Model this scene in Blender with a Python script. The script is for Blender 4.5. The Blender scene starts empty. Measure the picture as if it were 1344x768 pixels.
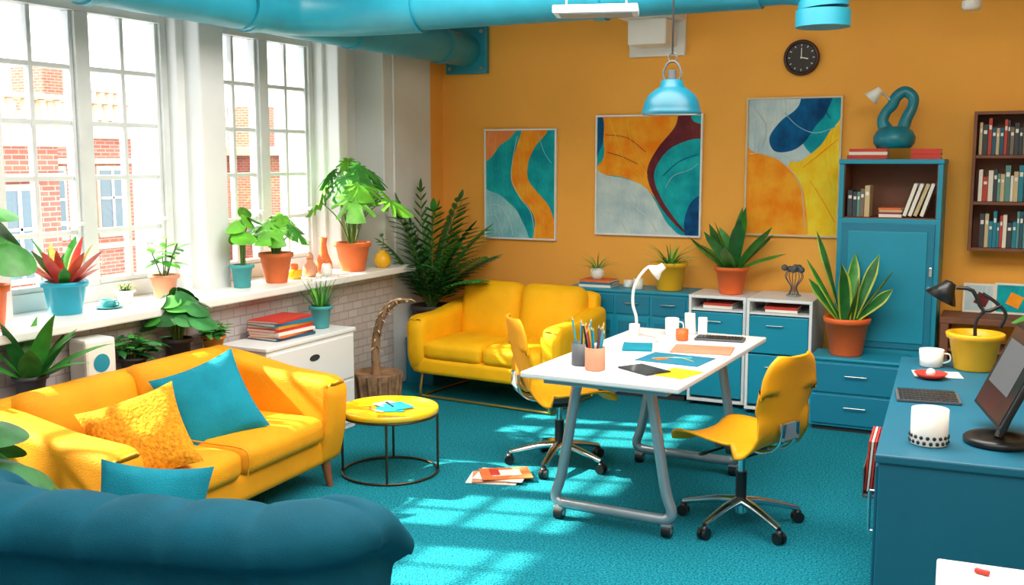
import bpy, bmesh, math, random
from mathutils import Vector, Matrix
from mathutils.geometry import tessellate_polygon
random.seed(7)
pi=math.pi
scene=bpy.context.scene
V=Vector
# ------------------------------------------------------------ materials
def lin(h):
    h=h.lstrip('#');o=[]
    for i in (0,2,4):
        c=int(h[i:i+2],16)/255.;o.append(c/12.92 if c<=.04045 else ((c+.055)/1.055)**2.4)
    return (o[0],o[1],o[2],1)
def M(name,col,rough=.5,metal=0,bump=0,bs=60,var=0,vs=4,col2=None,sheen=0,spec=.5,coat=0,bd=.01):
    m=bpy.data.materials.new(name);m.use_nodes=True;nt=m.node_tree;b=nt.nodes['Principled BSDF']
    c=lin(col);b.inputs['Base Color'].default_value=c;b.inputs['Roughness'].default_value=rough;b.inputs['Metallic'].default_value=metal
    b.inputs['Specular IOR Level'].default_value=spec
    if sheen: b.inputs['Sheen Weight'].default_value=sheen
    if coat: b.inputs['Coat Weight'].default_value=coat
    tc=nt.nodes.new('ShaderNodeTexCoord')
    if var or col2:
        n=nt.nodes.new('ShaderNodeTexNoise');n.inputs['Scale'].default_value=vs;n.inputs['Detail'].default_value=4
        nt.links.new(tc.outputs['Object'],n.inputs['Vector'])
        r=nt.nodes.new('ShaderNodeValToRGB');r.color_ramp.elements[0].position=.35;r.color_ramp.elements[1].position=.65
        if col2: a,d=c,lin(col2)
        else:
            a=tuple(x*(1-var) for x in c[:3])+(1,);d=tuple(min(1,x*(1+var)) for x in c[:3])+(1,)
        r.color_ramp.elements[0].color=a;r.color_ramp.elements[1].color=d
        nt.links.new(n.outputs['Fac'],r.inputs['Fac']);nt.links.new(r.outputs['Color'],b.inputs['Base Color'])
    if bump:
        n2=nt.nodes.new('ShaderNodeTexNoise');n2.inputs['Scale'].default_value=bs;n2.inputs['Detail'].default_value=3
        nt.links.new(tc.outputs['Object'],n2.inputs['Vector'])
        bp=nt.nodes.new('ShaderNodeBump');bp.inputs['Strength'].default_value=bump;bp.inputs['Distance'].default_value=bd
        nt.links.new(n2.outputs['Fac'],bp.inputs['Height']);nt.links.new(bp.outputs['Normal'],b.inputs['Normal'])
    return m
def brickmat(name,c1,c2,mortar,scale,axis='x',bump=.5,bw=.5,rh=.25,ms=.02):
    m=bpy.data.materials.new(name);m.use_nodes=True;nt=m.node_tree;b=nt.nodes['Principled BSDF'];b.inputs['Roughness'].default_value=.85
    tc=nt.nodes.new('ShaderNodeTexCoord');sp=nt.nodes.new('ShaderNodeSeparateXYZ');cb=nt.nodes.new('ShaderNodeCombineXYZ')
    nt.links.new(tc.outputs['Object'],sp.inputs[0])
    ad=nt.nodes.new('ShaderNodeMath');ad.operation='ADD'
    nt.links.new(sp.outputs['X'],ad.inputs[0]);nt.links.new(sp.outputs['Y'],ad.inputs[1])
    nt.links.new(ad.outputs[0],cb.inputs[0]);nt.links.new(sp.outputs['Z'],cb.inputs[1])
    br=nt.nodes.new('ShaderNodeTexBrick');br.inputs['Scale'].default_value=scale;br.inputs['Color1'].default_value=lin(c1);br.inputs['Color2'].default_value=lin(c2);br.inputs['Mortar'].default_value=lin(mortar)
    br.inputs['Mortar Size'].default_value=ms;br.inputs['Brick Width'].default_value=bw;br.inputs['Row Height'].default_value=rh
    nt.links.new(cb.outputs[0],br.inputs['Vector']);nt.links.new(br.outputs['Color'],b.inputs['Base Color'])
    bp=nt.nodes.new('ShaderNodeBump');bp.inputs['Strength'].default_value=bump;bp.inputs['Distance'].default_value=.01;bp.invert=True
    nt.links.new(br.outputs['Fac'],bp.inputs['Height']);nt.links.new(bp.outputs['Normal'],b.inputs['Normal'])
    return m
m_wall=M('orange_wall_paint','#fcb552',.8,var=.05,vs=1.2,bump=.06,bs=80,spec=.2)
m_white=M('white_wall_paint','#dfe2e4',.7,var=.05,vs=2,bump=.05,bs=60)
m_ceil=M('ceiling_paint','#c9ccce',.8,var=.06)
m_sill=M('sill_paint','#e9e9e7',.45,var=.04,vs=3)
m_frame=M('window_frame_paint','#cfd4d6',.5,var=.06,vs=6)
m_brickw=brickmat('white_painted_brick','#c4bcbc','#b6adae','#a39d9d',4.5)
m_brickr=brickmat('red_brick','#ad6c5c','#9a5b4c','#b3998a',1.6,bw=.5,rh=.16,bump=.2)
m_stone=M('pale_stone','#b9aa94',.8,var=.08,vs=2)
m_stone2=M('slate','#8d98a4',.8,var=.1)
m_oglass=M('dark_window_glass','#5f747c',.15)
m_carpet=M('teal_carpet','#066277',.95,bump=1.0,bs=150,col2='#2ab0c6',vs=110,spec=.1,bd=.02)
m_pipe=M('teal_pipe_paint','#1d8ba4',.4,var=.08,vs=5)
m_teal=M('teal_lacquer','#148fae',.4,var=.05,vs=2)
m_teald=M('teal_lacquer_deep','#0e7898',.45,var=.05,vs=2)
m_tealk=M('teal_counter_lacquer','#0b6480',.5,var=.06,vs=2)
m_lamp=M('teal_enamel','#0b667e',.35)
m_tealf=M('teal_velvet','#07566e',.8,bump=.3,bs=300,var=.14,vs=6,spec=.2)
m_tealc=M('teal_cushion_fabric','#16879e',.9,bump=.4,bs=220,var=.1,vs=8,spec=.2)
m_yelA=M('mustard_upholstery','#ec9c0c',.68,bump=.35,bs=200,var=.09,vs=4,spec=.3)
m_yelB=M('yellow_upholstery','#f8b808',.68,bump=.35,bs=200,var=.08,vs=4,spec=.3)
m_yelP=M('yellow_plastic','#f2a50e',.5,var=.03,spec=.35)
m_yelL=M('yellow_lacquer','#f3bd1a',.15,coat=.5)
m_knit=M('ochre_knit','#dd8f1c',.9,bump=1,bs=60,var=.25,vs=60,spec=.2)
m_yelpot=M('yellow_ceramic','#f3b71a',.35)
m_terra=M('terracotta','#dd6f38',.7,var=.1,vs=6,bump=.1)
m_terral=M('pale_terracotta','#c98a6c',.75,var=.1,vs=6)
m_orpot=M('orange_ceramic','#ee6a2a',.5,var=.05)
m_blpot=M('turquoise_ceramic','#1ba7c6',.35)
m_tlpot=M('teal_ceramic','#3f9aa0',.5,var=.1)
m_wht=M('white_ceramic','#ecebe7',.3)
m_whl=M('white_laminate','#e9ebee',.35)
m_dkpot=M('dark_pot','#4a4240',.6,var=.1)
m_soil=M('soil','#3a2a1e',.95,bump=.8,bs=50)
m_wood=M('dark_wood','#8a5230',.5,var=.2,vs=8)
m_shelf=M('walnut_shelf','#7a4a33',.6,var=.15,vs=5)
m_bark=M('driftwood_bark','#8a6a4e',.85,bump=1,bs=30,var=.3,vs=12)
m_chrome=M('chrome','#d8d8dc',.15,metal=1)
m_steel=M('brushed_grey_steel','#a4acb4',.35,metal=.6)
m_black=M('black_plastic','#17181b',.35)
m_screen=M('dark_screen','#23272e',.12)
m_grey=M('grey_plastic','#55595f',.5)
m_dkslot=M('cabinet_inside','#2d2f33',.8)
m_red=M('red_paper','#c8382c',.6,var=.1)
m_paper=M('paper','#eae6dc',.7)
m_gd=M('leaf_dark_green','#266a30',.4,var=.3,vs=14,spec=.5)
m_gm=M('leaf_mid_green','#3f8f36',.4,var=.25,vs=12)
m_gb=M('leaf_bright_green','#6aba36',.4,var=.25,vs=10)
m_gy=M('leaf_yellow_green','#b4c250',.5,var=.2,vs=10)
m_pink=M('leaf_pink','#c5405a',.45,col2='#e0704c',vs=10)
m_stem=M('stem','#5a7a3a',.6)
BOOKC=[M('book_%d'%i,c,.6) for i,c in enumerate(['#b8402f','#e8e2d4','#23566e','#d98a2b','#394048','#5c8f8a','#8c3a4a','#c9b48a','#1c7f96','#7a6a5a'])]
GREYB=[BOOKC[i] for i in (1,4,5,7,9,2)]
# ------------------------------------------------------------ builder
def catmull(pts,k=6,closed=False):
    pts=[V(p) for p in pts];n=len(pts);o=[]
    rng=range(n) if closed else range(n-1)
    for i in rng:
        if closed: a,b,c,d=pts[i-1],pts[i],pts[(i+1)%n],pts[(i+2)%n]
        else: a=pts[max(i-1,0)];b=pts[i];c=pts[i+1];d=pts[min(i+2,n-1)]
        for j in range(k):
            t=j/k
            o.append(.5*((2*b)+(c-a)*t+(2*a-5*b+4*c-d)*t*t+(3*b-a-3*c+d)*t**3))
    if not closed:o.append(pts[-1])
    return o
def rotm(r):
    return Matrix.Rotation(r[2],4,'Z')@Matrix.Rotation(r[1],4,'Y')@Matrix.Rotation(r[0],4,'X')
class B:
    def __init__(s): s.v=[];s.f=[];s.mi=[];s.sm=[];s.mats=[];s.T=Matrix.Identity(4)
    def add(s,vs,fs,mat,smooth=True,mx=None):
        o=len(s.v);T=s.T@mx if mx is not None else s.T
        s.v+=[T@V(p) for p in vs]
        if mat not in s.mats:s.mats.append(mat)
        k=s.mats.index(mat)
        for f in fs:
            s.f.append([o+i for i in f]);s.mi.append(k);s.sm.append(smooth)
    def bm(s,bm,mat,smooth=True,mx=None):
        bm.verts.ensure_lookup_table();bm.verts.index_update()
        s.add([v.co.copy() for v in bm.verts],[[v.index for v in f.verts] for f in bm.faces],mat,smooth,mx);bm.free()
    def box(s,c,size,mat,bev=.004,rot=(0,0,0),seg=2):
        bm=bmesh.new();bmesh.ops.create_cube(bm,size=1)
        for v in bm.verts:v.co=V((v.co.x*size[0],v.co.y*size[1],v.co.z*size[2]))
        bv=min(bev,min(size)*.45)
        if bv>0:bmesh.ops.bevel(bm,geom=bm.edges[:],offset=bv,segments=seg,affect='EDGES',profile=.5)
        s.bm(bm,mat,False,Matrix.Translation(V(c))@rotm(rot))
    def bx(s,x0,x1,y0,y1,z0,z1,mat,bev=.004):
        s.box(((x0+x1)/2,(y0+y1)/2,(z0+z1)/2),(abs(x1-x0),abs(y1-y0),abs(z1-z0)),mat,bev)
    def soft(s,c,size,r,mat,puff=(0,0,0),rot=(0,0,0),n=10,fn=None):
        bm=bmesh.new();bmesh.ops.create_cube(bm,size=2);bmesh.ops.subdivide_edges(bm,edges=bm.edges[:],cuts=n,use_grid_fill=True)
        h=[x/2 for x in size]
        for v in bm.verts:
            q=V([math.copysign(abs(x)**.75,x) for x in v.co]);p=V((q.x*h[0],q.y*h[1],q.z*h[2]))
            inn=V([max(-(h[i]-r),min(h[i]-r,p[i])) for i in range(3)])
            d=p-inn
            if d.length>1e-6:p=inn+d.normalized()*r
            for i in range(3):
                a,b=(i+1)%3,(i+2)%3
                if abs(v.co[i])>.5: p[i]+=puff[i]*math.copysign(1,v.co[i])*(1-q[a]**2)*(1-q[b]**2)*((abs(q[i])-.5)*2 if abs(q[i])>.5 else 0)
            if fn:p=fn(p,q)
            v.co=p
        s.bm(bm,mat,True,Matrix.Translation(V(c))@rotm(rot))
    def pillow(s,c,w,t,mat,rot=(0,0,0),n=20):
        vs=[];fs=[]
        for sg in (1,-1):
            o=len(vs)
            for i in range(n+1):
                for j in range(n+1):
                    u=-1+2*i/n;v=-1+2*j/n
                    e=max(0,(1-u**2)*(1-v**2))
                    z=t/2*e**.45*(1+.06*math.sin(5*u+3*v)-.1*math.exp(-((u+.2)**2+(v-.2)**2)*6))
                    px=w/2*u*(1-.10*(1-v*v));py=w/2*v*(1-.10*(1-u*u))
                    vs.append((px,py,sg*z))
            for i in range(n):
                for j in range(n):
                    q=[o+i*(n+1)+j,o+(i+1)*(n+1)+j,o+(i+1)*(n+1)+j+1,o+i*(n+1)+j+1]
                    fs.append(q if sg>0 else q[::-1])
        s.add(vs,fs,mat,True,Matrix.Translation(V(c))@rotm(rot))
    def rod(s,a,b,r,mat,r2=None,n=16,smooth=True):
        a=V(a);b=V(b);r2=r if r2 is None else r2;d=(b-a)
        q=V((0,0,1)).rotation_difference(d.normalized()).to_matrix()
        vs=[];fs=[]
        for k,(p,rr) in enumerate(((a,r),(b,r2))):
            for i in range(n):
                t=2*pi*i/n;vs.append(p+q@V((rr*math.cos(t),rr*math.sin(t),0)))
        for i in range(n):fs.append([i,(i+1)%n,n+(i+1)%n,n+i])
        s.add(vs,fs,mat,smooth)
        s.add(vs,[list(range(n))[::-1],list(range(n,2*n))],mat,False)
    def lathe(s,c,prof,mat,n=32,rot=(0,0,0),smooth=True,sx=1,sy=1):
        vs=[];fs=[]
        for (r,z) in prof:
            for i in range(n):
                t=2*pi*i/n;vs.append((r*math.cos(t)*sx,r*math.sin(t)*sy,z))
        for k in range(len(prof)-1):
            for i in range(n):fs.append([k*n+i,k*n+(i+1)%n,(k+1)*n+(i+1)%n,(k+1)*n+i])
        mx=Matrix.Translation(V(c))@rotm(rot)
        s.add(vs,fs,mat,smooth,mx)
    def disc(s,c,r,z,mat,n=32,rot=(0,0,0)):
        s.lathe(c,[(.0001,z),(r,z)],mat,n,rot,False)
    def tube(s,pts,r,mat,n=10,k=6,closed=False,flat=1):
        P=catmull(pts,k,closed) if k>1 else [V(p) for p in pts]
        N=len(P);rad=r if isinstance(r,(list,tuple)) else [r,r]
        vs=[];fs=[];up=None
        for i in range(N):
            t=(P[(i+1)%N]-P[i-1]) if closed else (P[min(i+1,N-1)]-P[max(i-1,0)])
            t.normalize()
            if up is None:
                up=V((0,0,1)) if abs(t.z)<.9 else V((1,0,0))
            up=(up-t*up.dot(t))
            if up.length<1e-5: up=V((1,0,0))-t*t.x
            up.normalize();sd=t.cross(up)
            x=i/(N-1)*(len(rad)-1);a=int(min(x,len(rad)-2));rr=rad[a]+(rad[a+1]-rad[a])*(x-a)
            for j in range(n):
                th=2*pi*j/n;vs.append(P[i]+(sd*math.cos(th)+up*math.sin(th)*flat)*rr)
        for i in range(N if closed else N-1):
            for j in range(n):
                a=i*n+j;b=i*n+(j+1)%n;c=((i+1)%N)*n+(j+1)%n;d=((i+1)%N)*n+j
                fs.append([a,b,c,d])
        s.add(vs,fs,mat,True)
        if not closed: s.add(vs,[list(range(n))[::-1],[(N-1)*n+j for j in range(n)]],mat,False)
    def sphere(s,c,r,mat,sc=(1,1,1),n=20):
        prof=[(max(1e-4,r*math.sin(pi*i/12)),-r*math.cos(pi*i/12)) for i in range(13)]
        vs=[];fs=[]
        for (a,z) in prof:
            for i in range(n):
                t=2*pi*i/n;vs.append((a*math.cos(t)*sc[0],a*math.sin(t)*sc[1],z*sc[2]))
        for k in range(12):
            for i in range(n):fs.append([k*n+i,k*n+(i+1)%n,(k+1)*n+(i+1)%n,(k+1)*n+i])
        s.add(vs,fs,mat,True,Matrix.Translation(V(c)))
    def prof(s,pts,w,mat,bev=.03,seg=4,mx=None,smooth=True):
        bm=bmesh.new();vs=[bm.verts.new((-w/2,p[0],p[1])) for p in pts];f=bm.faces.new(vs)
        r=bmesh.ops.extrude_face_region(bm,geom=[f])
        for e in r['geom']:
            if isinstance(e,bmesh.types.BMVert):e.co.x+=w
        bmesh.ops.recalc_face_normals(bm,faces=bm.faces[:])
        bmesh.ops.bevel(bm,geom=bm.edges[:],offset=bev,segments=seg,affect='EDGES',profile=.5)
        s.bm(bm,mat,smooth,mx)
    # ---- plants
    def leaf(s,base,az,el,L,W,droop,mat,shape='lance',seg=9,fold=.25,tw=0,margin=None):
        p=V(base);vs=[];cols=[-1,-.72,0,.72,1] if margin else [-1,0,1];K=len(cols)
        for i in range(seg+1):
            t=i/seg;e=el-droop*t
            d=V((math.cos(az)*math.cos(e),math.sin(az)*math.cos(e),math.sin(e)))
            if i: p=p+d*(L/seg)
            sd=V((-math.sin(az),math.cos(az),0));nm=d.cross(sd)
            if tw: sd=Matrix.Rotation(tw*(.4+t),3,d)@sd;nm=d.cross(sd)
            if shape=='lance': w=W*math.sin(pi*min(1,(t*.93+.05)))**.8
            elif shape=='sword': w=W*(.75+.35*math.sin(pi*t))*(1 if t<.7 else max(.02,1-((t-.7)/.3)**1.6))
            elif shape=='grass': w=W*(1-t*.95)
            else: w=W*max(.03,math.sin(pi*t**.75))
            for c in cols: vs.append(p+sd*w/2*c-nm*(fold*w*.5*abs(c)))
        fi=[];fm=[]
        for i in range(seg):
            for j in range(K-1):
                a=i*K+j;q=[a,a+1,a+K+1,a+K]
                (fm if margin and j in (0,K-2) else fi).append(q)
        s.add(vs,fi,mat,True)
        if fm:s.add(vs,fm,margin,True)
    def heart(s,p,az,tilt,size,mat,notch=0,n=48,droop=.35):
        vs=[V((0,0,0))];fs=[]
        for i in range(n):
            th=2*pi*i/n
            r=size*(.62+.28*math.cos(th)-.06*math.cos(3*th))*(1 if abs(th-pi)>.35 else .55+.45*abs(th-pi)/.35)
            if notch:
                k=(th/(2*pi)*notch*2)%1
                if .0<=k<.28 and .5<th<2*pi-.5 and abs(th-pi)>.6: r*=.52
            x=r*math.cos(th)+size*.25;y=r*math.sin(th)
            vs.append(V((x,y,-droop*(x*x*.8+y*y*.9)/size)))
        vs[0]=V((size*.2,0,.0))
        mid=[vs[0].lerp(v,.5)+V((0,0,.02*size)) for v in vs[1:]]
        allv=[vs[0]]+mid+vs[1:]
        for i in range(n):
            j=(i+1)%n;fs.append([0,1+i,1+j]);fs.append([1+i,1+n+i,1+n+j,1+j])
        mx=Matrix.Translation(V(p))@Matrix.Rotation(az,4,'Z')@Matrix.Rotation(tilt,4,'Y')
        s.add(allv,fs,mat,True,mx)
    def frond(s,base,az,el,L,droop,mat,nl=13,ll=.14,lw=.03):
        p=V(base);path=[p.copy()];N=nl
        for i in range(1,N+1):
            e=el-droop*(i/N);p=p+V((math.cos(az)*math.cos(e),math.sin(az)*math.cos(e),math.sin(e)))*(L/N);path.append(p.copy())
        s.tube(path,[.007,.003],m_stem,n=5,k=1)
        for i in range(2,N+1):
            t=i/N;l=ll*(.5+.8*math.sin(pi*min(.95,t*.8+.1)))*(1 if i<N else .9);e=el-droop*t
            for sg in (1,-1):
                s.leaf(path[i],az+sg*(1.0-.35*t),e*.5+.15,l,lw,.5,mat,'lance',5,fold=.3)
        s.leaf(path[-1],az,el-droop,ll*.8,lw,.2,mat,'lance',5)
    def pot(s,rt,rb,h,mat,rim=.012,soil=True,z=0,n=32,rh=None):
        rh=rh or h*.16
        s.lathe((0,0,z),[(.001,0),(rb*.95,0),(rb,.006),(rt*.96,h-rh),(rt*.96+rim,h-rh+.002),(rt+rim,h-.004),(rt+rim-.004,h),(rt-.01,h),(rt-.016,h-.03),(rt*.9-.01,h-.035)],mat,n)
        if soil:s.disc((0,0,z),rt-.012,h-.03,m_soil,n)
    def books_v(s,x0,x1,y,z,hmin,hmax,dep,cols):
        x=x0
        while x<x1-.012:
            t=random.uniform(.014,.034);h=random.uniform(hmin,hmax);d=dep*random.uniform(.85,1)
            if x+t>x1:break
            mt=random.choice(cols)
            s.box((x+t/2,y+d/2,z+h/2+.0005),(t*.94,d,h),mt,.0015,seg=1)
            s.box((x+t/2,y-.0008,z+h*.75),(t*.6,.0012,h*.12),m_paper,0)
            x+=t
    def books_h(s,c,n,w,d,cols,t0=.015,t1=.03,jit=.02):
        z=c[2]
        for i in range(n):
            t=random.uniform(t0,t1);r=random.uniform(-jit*5,jit*5);ww=w*random.uniform(.88,1);dd=d*random.uniform(.88,1);mt=cols[i%len(cols)]
            cx=c[0]+random.uniform(-jit,jit)*.5;cy=c[1]+random.uniform(-jit,jit)*.5
            s.box((cx,cy,z+t*.5),(ww*.97,dd*.97,t*.7),m_paper,0,(0,0,r))
            s.box((cx,cy,z+t*.07),(ww,dd,t*.13),mt,0,(0,0,r));s.box((cx,cy,z+t*.92),(ww,dd,t*.13),mt,0,(0,0,r))
            off=rotm((0,0,r))@V((0,-dd/2,0));s.box((cx+off.x,cy+off.y,z+t*.5),(ww,t*.12,t*.98),mt,0,(0,0,r))
            z+=t
        return z
    def out(s,name,loc=(0,0,0),rz=0,parent=None):
        me=bpy.data.meshes.new(name);me.from_pydata([tuple(v) for v in s.v],[],s.f)
        for m in s.mats:me.materials.append(m)
        me.polygons.foreach_set('material_index',s.mi);me.polygons.foreach_set('use_smooth',s.sm);me.update()
        o=bpy.data.objects.new(name,me);scene.collection.objects.link(o);o.location=loc;o.rotation_euler=(0,0,rz)
        if parent:o.parent=parent
        return o
def simple_box(name,x0,x1,y0,y1,z0,z1,mat,bev=0):
    b=B();b.bx(x0,x1,y0,y1,z0,z1,mat,bev);return b.out(name)
# ------------------------------------------------------------ room shell
CZ=2.95
simple_box('floor',-4.85,2.4,-1.2,7.6,-.1,0,m_carpet)
simple_box('ceiling',-4.85,2.4,-1.2,7.6,CZ,CZ+.1,m_ceil)
simple_box('wall_back',-4.85,2.4,7.4,7.6,0,CZ,m_wall)
simple_box('wall_right',2.3,2.4,-1.2,7.4,0,CZ,m_wall)
simple_box('wall_rear',-4.85,2.3,-1.3,-1.2,0,CZ,m_white)
b=B()
WINS=[(2.15,3.35),(3.47,4.7),(5.03,6.1)]
b.bx(-4.85,-4.15,-1.2,6.5,0,.88,m_brickw,0)
b.bx(-4.85,-4.5,-1.2,6.5,2.53,CZ,m_white,0)
b.bx(-4.85,-4.42,-1.2,2.15,.88,2.53,m_white,0)
b.bx(-4.85,-4.40,3.35,3.47,.88,2.53,m_white,.01)
b.bx(-4.85,-4.34,4.76,4.97,.88,CZ,m_white,.01)
b.bx(-4.85,-4.46,4.70,5.03,.88,2.6,m_white,.01)
b.bx(-4.85,-4.45,6.1,6.5,.88,CZ,m_white,.01)
b.bx(-4.85,-4.34,6.13,6.24,.88,CZ,m_white,.01)
b.bx(-4.85,-4.21,6.5,7.18,0,CZ,m_white,.01)
b.bx(-4.85,-4.23,7.18,7.4,0,CZ,m_wall,0)
b.out('wall_left')
simple_box('trim_window_sill',-4.6,-4.02,-1.2,6.62,.885,.93,m_sill,.008)
simple_box('baseboard_left',-4.15,-4.13,-1.2,6.5,0,.1,m_sill,.004)
simple_box('baseboard_back',-4.2,2.3,7.38,7.4,0,.1,m_wall,.004)
mg=bpy.data.materials.new('clear_glass');mg.use_nodes=True;nt=mg.node_tree;nt.nodes.clear()
_o=nt.nodes.new('ShaderNodeOutputMaterial');_m=nt.nodes.new('ShaderNodeMixShader');_t=nt.nodes.new('ShaderNodeBsdfTransparent');_g=nt.nodes.new('ShaderNodeBsdfGlossy');_g.inputs['Roughness'].default_value=.02
_m.inputs[0].default_value=.05;nt.links.new(_t.outputs[0],_m.inputs[1]);nt.links.new(_g.outputs[0],_m.inputs[2]);nt.links.new(_m.outputs[0],_o.inputs[0])
for i,(y0,y1) in enumerate(WINS):
    b=B();z0,z1=.93,2.53;xc=-4.58
    def fr(ya,yb,za,zb,d=.05,bev=.004):b.bx(xc-d/2,xc+d/2,ya,yb,za,zb,m_frame,bev)
    fr(y0,y0+.05,z0,z1,.1);fr(y1-.05,y1,z0,z1,.1);fr(y0+.05,y1-.05,z0,z0+.09,.1);fr(y0+.05,y1-.05,z1-.05,z1,.1)
    ym=(y0+y1)/2;fr(ym-.045,ym+.045,z0+.09,z1-.05,.1)
    for (a,c) in ((y0+.05,ym-.045),(ym+.045,y1-.05)):
        fr(a,a+.022,z0+.09,z1-.05,.06);fr(c-.022,c,z0+.09,z1-.05,.06)
        fr((a+c)/2-.013,(a+c)/2+.013,z0+.09,z1-.05,.04)
        for k in range(1,5):
            z=z0+.09+(z1-.05-z0-.09)*k/5;fr(a+.022,c-.022,z-.013,z+.013,.036)
        fr(a,c,z0+.09,z0+.12,.06)
        b.bx(xc-.06,xc+.09,c-.06,c-.03,1.35,1.37,m_frame)
    b.bx(xc-.003,xc+.003,y0+.05,y1-.05,z0+.09,z1-.05,mg,0)
    b.out('window_%d'%(i+1))
b=B();b.rod((-4.43,6.33,.95),(-4.43,6.33,CZ),.012,m_sill);b.rod((-4.43,6.33,2.05),(-4.43,6.33,2.2),.025,m_sill);b.rod((-4.2,6.62,.95),(-4.2,6.62,2.6),.01,m_sill)
for z in (1.3,1.9,2.4):b.box((-4.435,6.33,z),(.03,.05,.02),m_sill)
b.out('trim_conduit')
# ------------------------------------------------------------ ceiling things
b=B();PX=-3.98;PZ=2.55
b.rod((PX,-1.1,PZ),(PX,7.33,PZ),.125,m_pipe,n=32)
for y in (2.0,3.6,4.75,5.75,6.9):b.rod((PX,y,PZ),(PX,y+.06,PZ),.135,m_pipe,n=32)
b.box((PX,7.36,PZ),(.36,.05,.36),m_pipe,.005)
for sx in (-.14,.14):
    for sz in (-.14,.14):b.rod((PX+sx,7.335,PZ+sz),(PX+sx,7.32,PZ+sz),.014,m_steel,n=10)
b.tube([(PX,4.7,PZ+.02),(PX+.05,5.1,PZ+.03),(PX+.35,5.3,PZ+.03),(PX+.8,5.33,PZ+.03)],.15,m_pipe,n=28)
b.rod((PX+.5,5.33,PZ+.03),(-1.22,5.33,PZ+.03),.135,m_pipe,n=32)
for x in (-3.3,-2.1):b.rod((x,5.33,PZ+.03),(x+.06,5.33,PZ+.03),.145,m_pipe,n=32)
b.tube([(-1.27,5.33,PZ+.03),(-1.07,5.33,PZ+.03),(-.94,5.33,PZ-.02),(-.92,5.33,PZ-.12)],[.125,.125,.12,.12],m_pipe,n=28)
b.rod((-.92,5.33,2.42),(-.92,5.33,2.34),.13,m_pipe,n=32)
for (x,y) in ((PX,3.0),(PX,6.3),(-2.8,5.33),(-1.7,5.33)):b.rod((x,y,PZ+.1),(x,y,CZ),.008,m_steel)
b.out('ceiling_duct')
b=B();b.bx(-2.62,-2.22,5.6,7.36,2.68,CZ,m_sill,.01);b.box((-2.43,7.38,2.60),(.42,.04,.32),m_sill,.006);b.bx(-2.56,-2.28,7.1,7.36,2.5,2.68,m_sill,.01)
b.out('trim_ceiling_beam')
b=B();b.box((0,0,0),(.42,.2,.04),m_whl,.006);b.box((0,0,-.022),(.36,.14,.008),m_steel,.002);b.rod((-.15,0,.02),(-.15,0,CZ-2.46),.006,m_steel);b.rod((.15,0,.02),(.15,0,CZ-2.46),.006,m_steel)
b.out('ceiling_light_fixture',(-1.97,5.0,2.44),.3)
b=B();b.lathe((0,0,0),[(.001,-.05),(.045,-.05),(.055,-.03),(.055,0)],m_wht);b.rod((0,0,0),(0,0,.33),.012,m_wht);b.out('smoke_detector',(-.33,6.8,2.62))
b2=B();cf=M('clock_frame_brown','#3a1e1c',.4);face=M('clock_face','#2c2423',.5)
b2.rod((0,0,0),(0,-.03,0),.118,cf,n=40);b2.tube([(.108*math.cos(t*pi/8),-.032,.108*math.sin(t*pi/8)) for t in range(16)],.012,cf,n=8,k=3,closed=True)
b2.rod((0,-.028,0),(0,-.032,0),.1,face,n=40)
for k in range(12):
    a=k*pi/6;b2.box((.082*math.sin(a),-.0335,.082*math.cos(a)),(.006,.002,.014),m_paper,0,(0,a,0))
b2.box((0,-.035,.032),(.006,.002,.065),m_paper,0);b2.box((.022,-.036,-.004),(.05,.002,.008),m_paper,0,(0,.2,0));b2.rod((0,-.032,0),(0,-.038,0),.007,m_paper)
b2.out('wall_clock',(-1.405,7.398,2.39))
# pendant lamp
b=B();b.lathe((0,0,0),[(.142,0),(.146,.010),(.141,.018),(.138,.035),(.128,.07),(.108,.1),(.075,.125),(.058,.135),(.052,.165),(.03,.17),(.001,.172)],m_lamp,40)
b.lathe((0,0,0),[(.140,.002),(.132,.04),(.12,.072),(.088,.098),(.001,.105)],m_wht,40)
b.sphere((0,0,.045),.033,M('bulb_glass','#f4efe0',.2))
b.tube([(-.035,0,.165),(-.045,0,.2),(-.02,0,.25),(.02,0,.25),(.045,0,.2),(.035,0,.165)],.006,m_grey,n=8)
b.rod((0,0,.17),(0,0,.215),.02,m_grey)
b.tube([(.022*math.cos(t*pi/3),0,.275+.022*math.sin(t*pi/3)) for t in range(6)],.004,m_grey,closed=True,n=6)
b.rod((0,0,.29),(0,0,CZ-1.92),.005,m_black,n=8);b.rod((0,0,CZ-1.94),(0,0,CZ-1.92),.04,m_steel)
b.out('pendant_lamp',(-1.57,5.0,1.92))
# ------------------------------------------------------------ paintings
def paintmat(name,c,c2):
    m=M(name,c,.8,col2=c2,vs=7,spec=.2)
    nt=m.node_tree;b_=nt.nodes['Principled BSDF'];w=nt.nodes.new('ShaderNodeTexWave');w.inputs['Scale'].default_value=9;w.inputs['Distortion'].default_value=9;w.inputs['Detail'].default_value=3
    tc=nt.nodes.new('ShaderNodeTexCoord');nt.links.new(tc.outputs['Object'],w.inputs['Vector'])
    bp=nt.nodes.new('ShaderNodeBump');bp.inputs['Strength'].default_value=.35;bp.inputs['Distance'].default_value=.006;nt.links.new(w.outputs['Fac'],bp.inputs['Height']);nt.links.new(bp.outputs['Normal'],b_.inputs['Normal'])
    return m
pt={'teal':paintmat('paint_teal','#0593a6','#1cbac0'),'dteal':paintmat('paint_deep_blue','#064070','#0c6aa6'),'or':paintmat('paint_orange','#f98a14','#ffb234'),
'lb':paintmat('paint_pale_blue','#a4dce6','#80c4d6'),'mar':paintmat('paint_maroon','#5a2030','#7a3638'),'yel':paintmat('paint_yellow','#fcc41a','#ffde3c'),'wh':paintmat('paint_white','#d8dcd8','#c4ccca'),'g':paintmat('paint_grey','#aecad6','#d0e2e4'),'sal':paintmat('paint_salmon','#fca05a','#f08a4c')}
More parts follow.
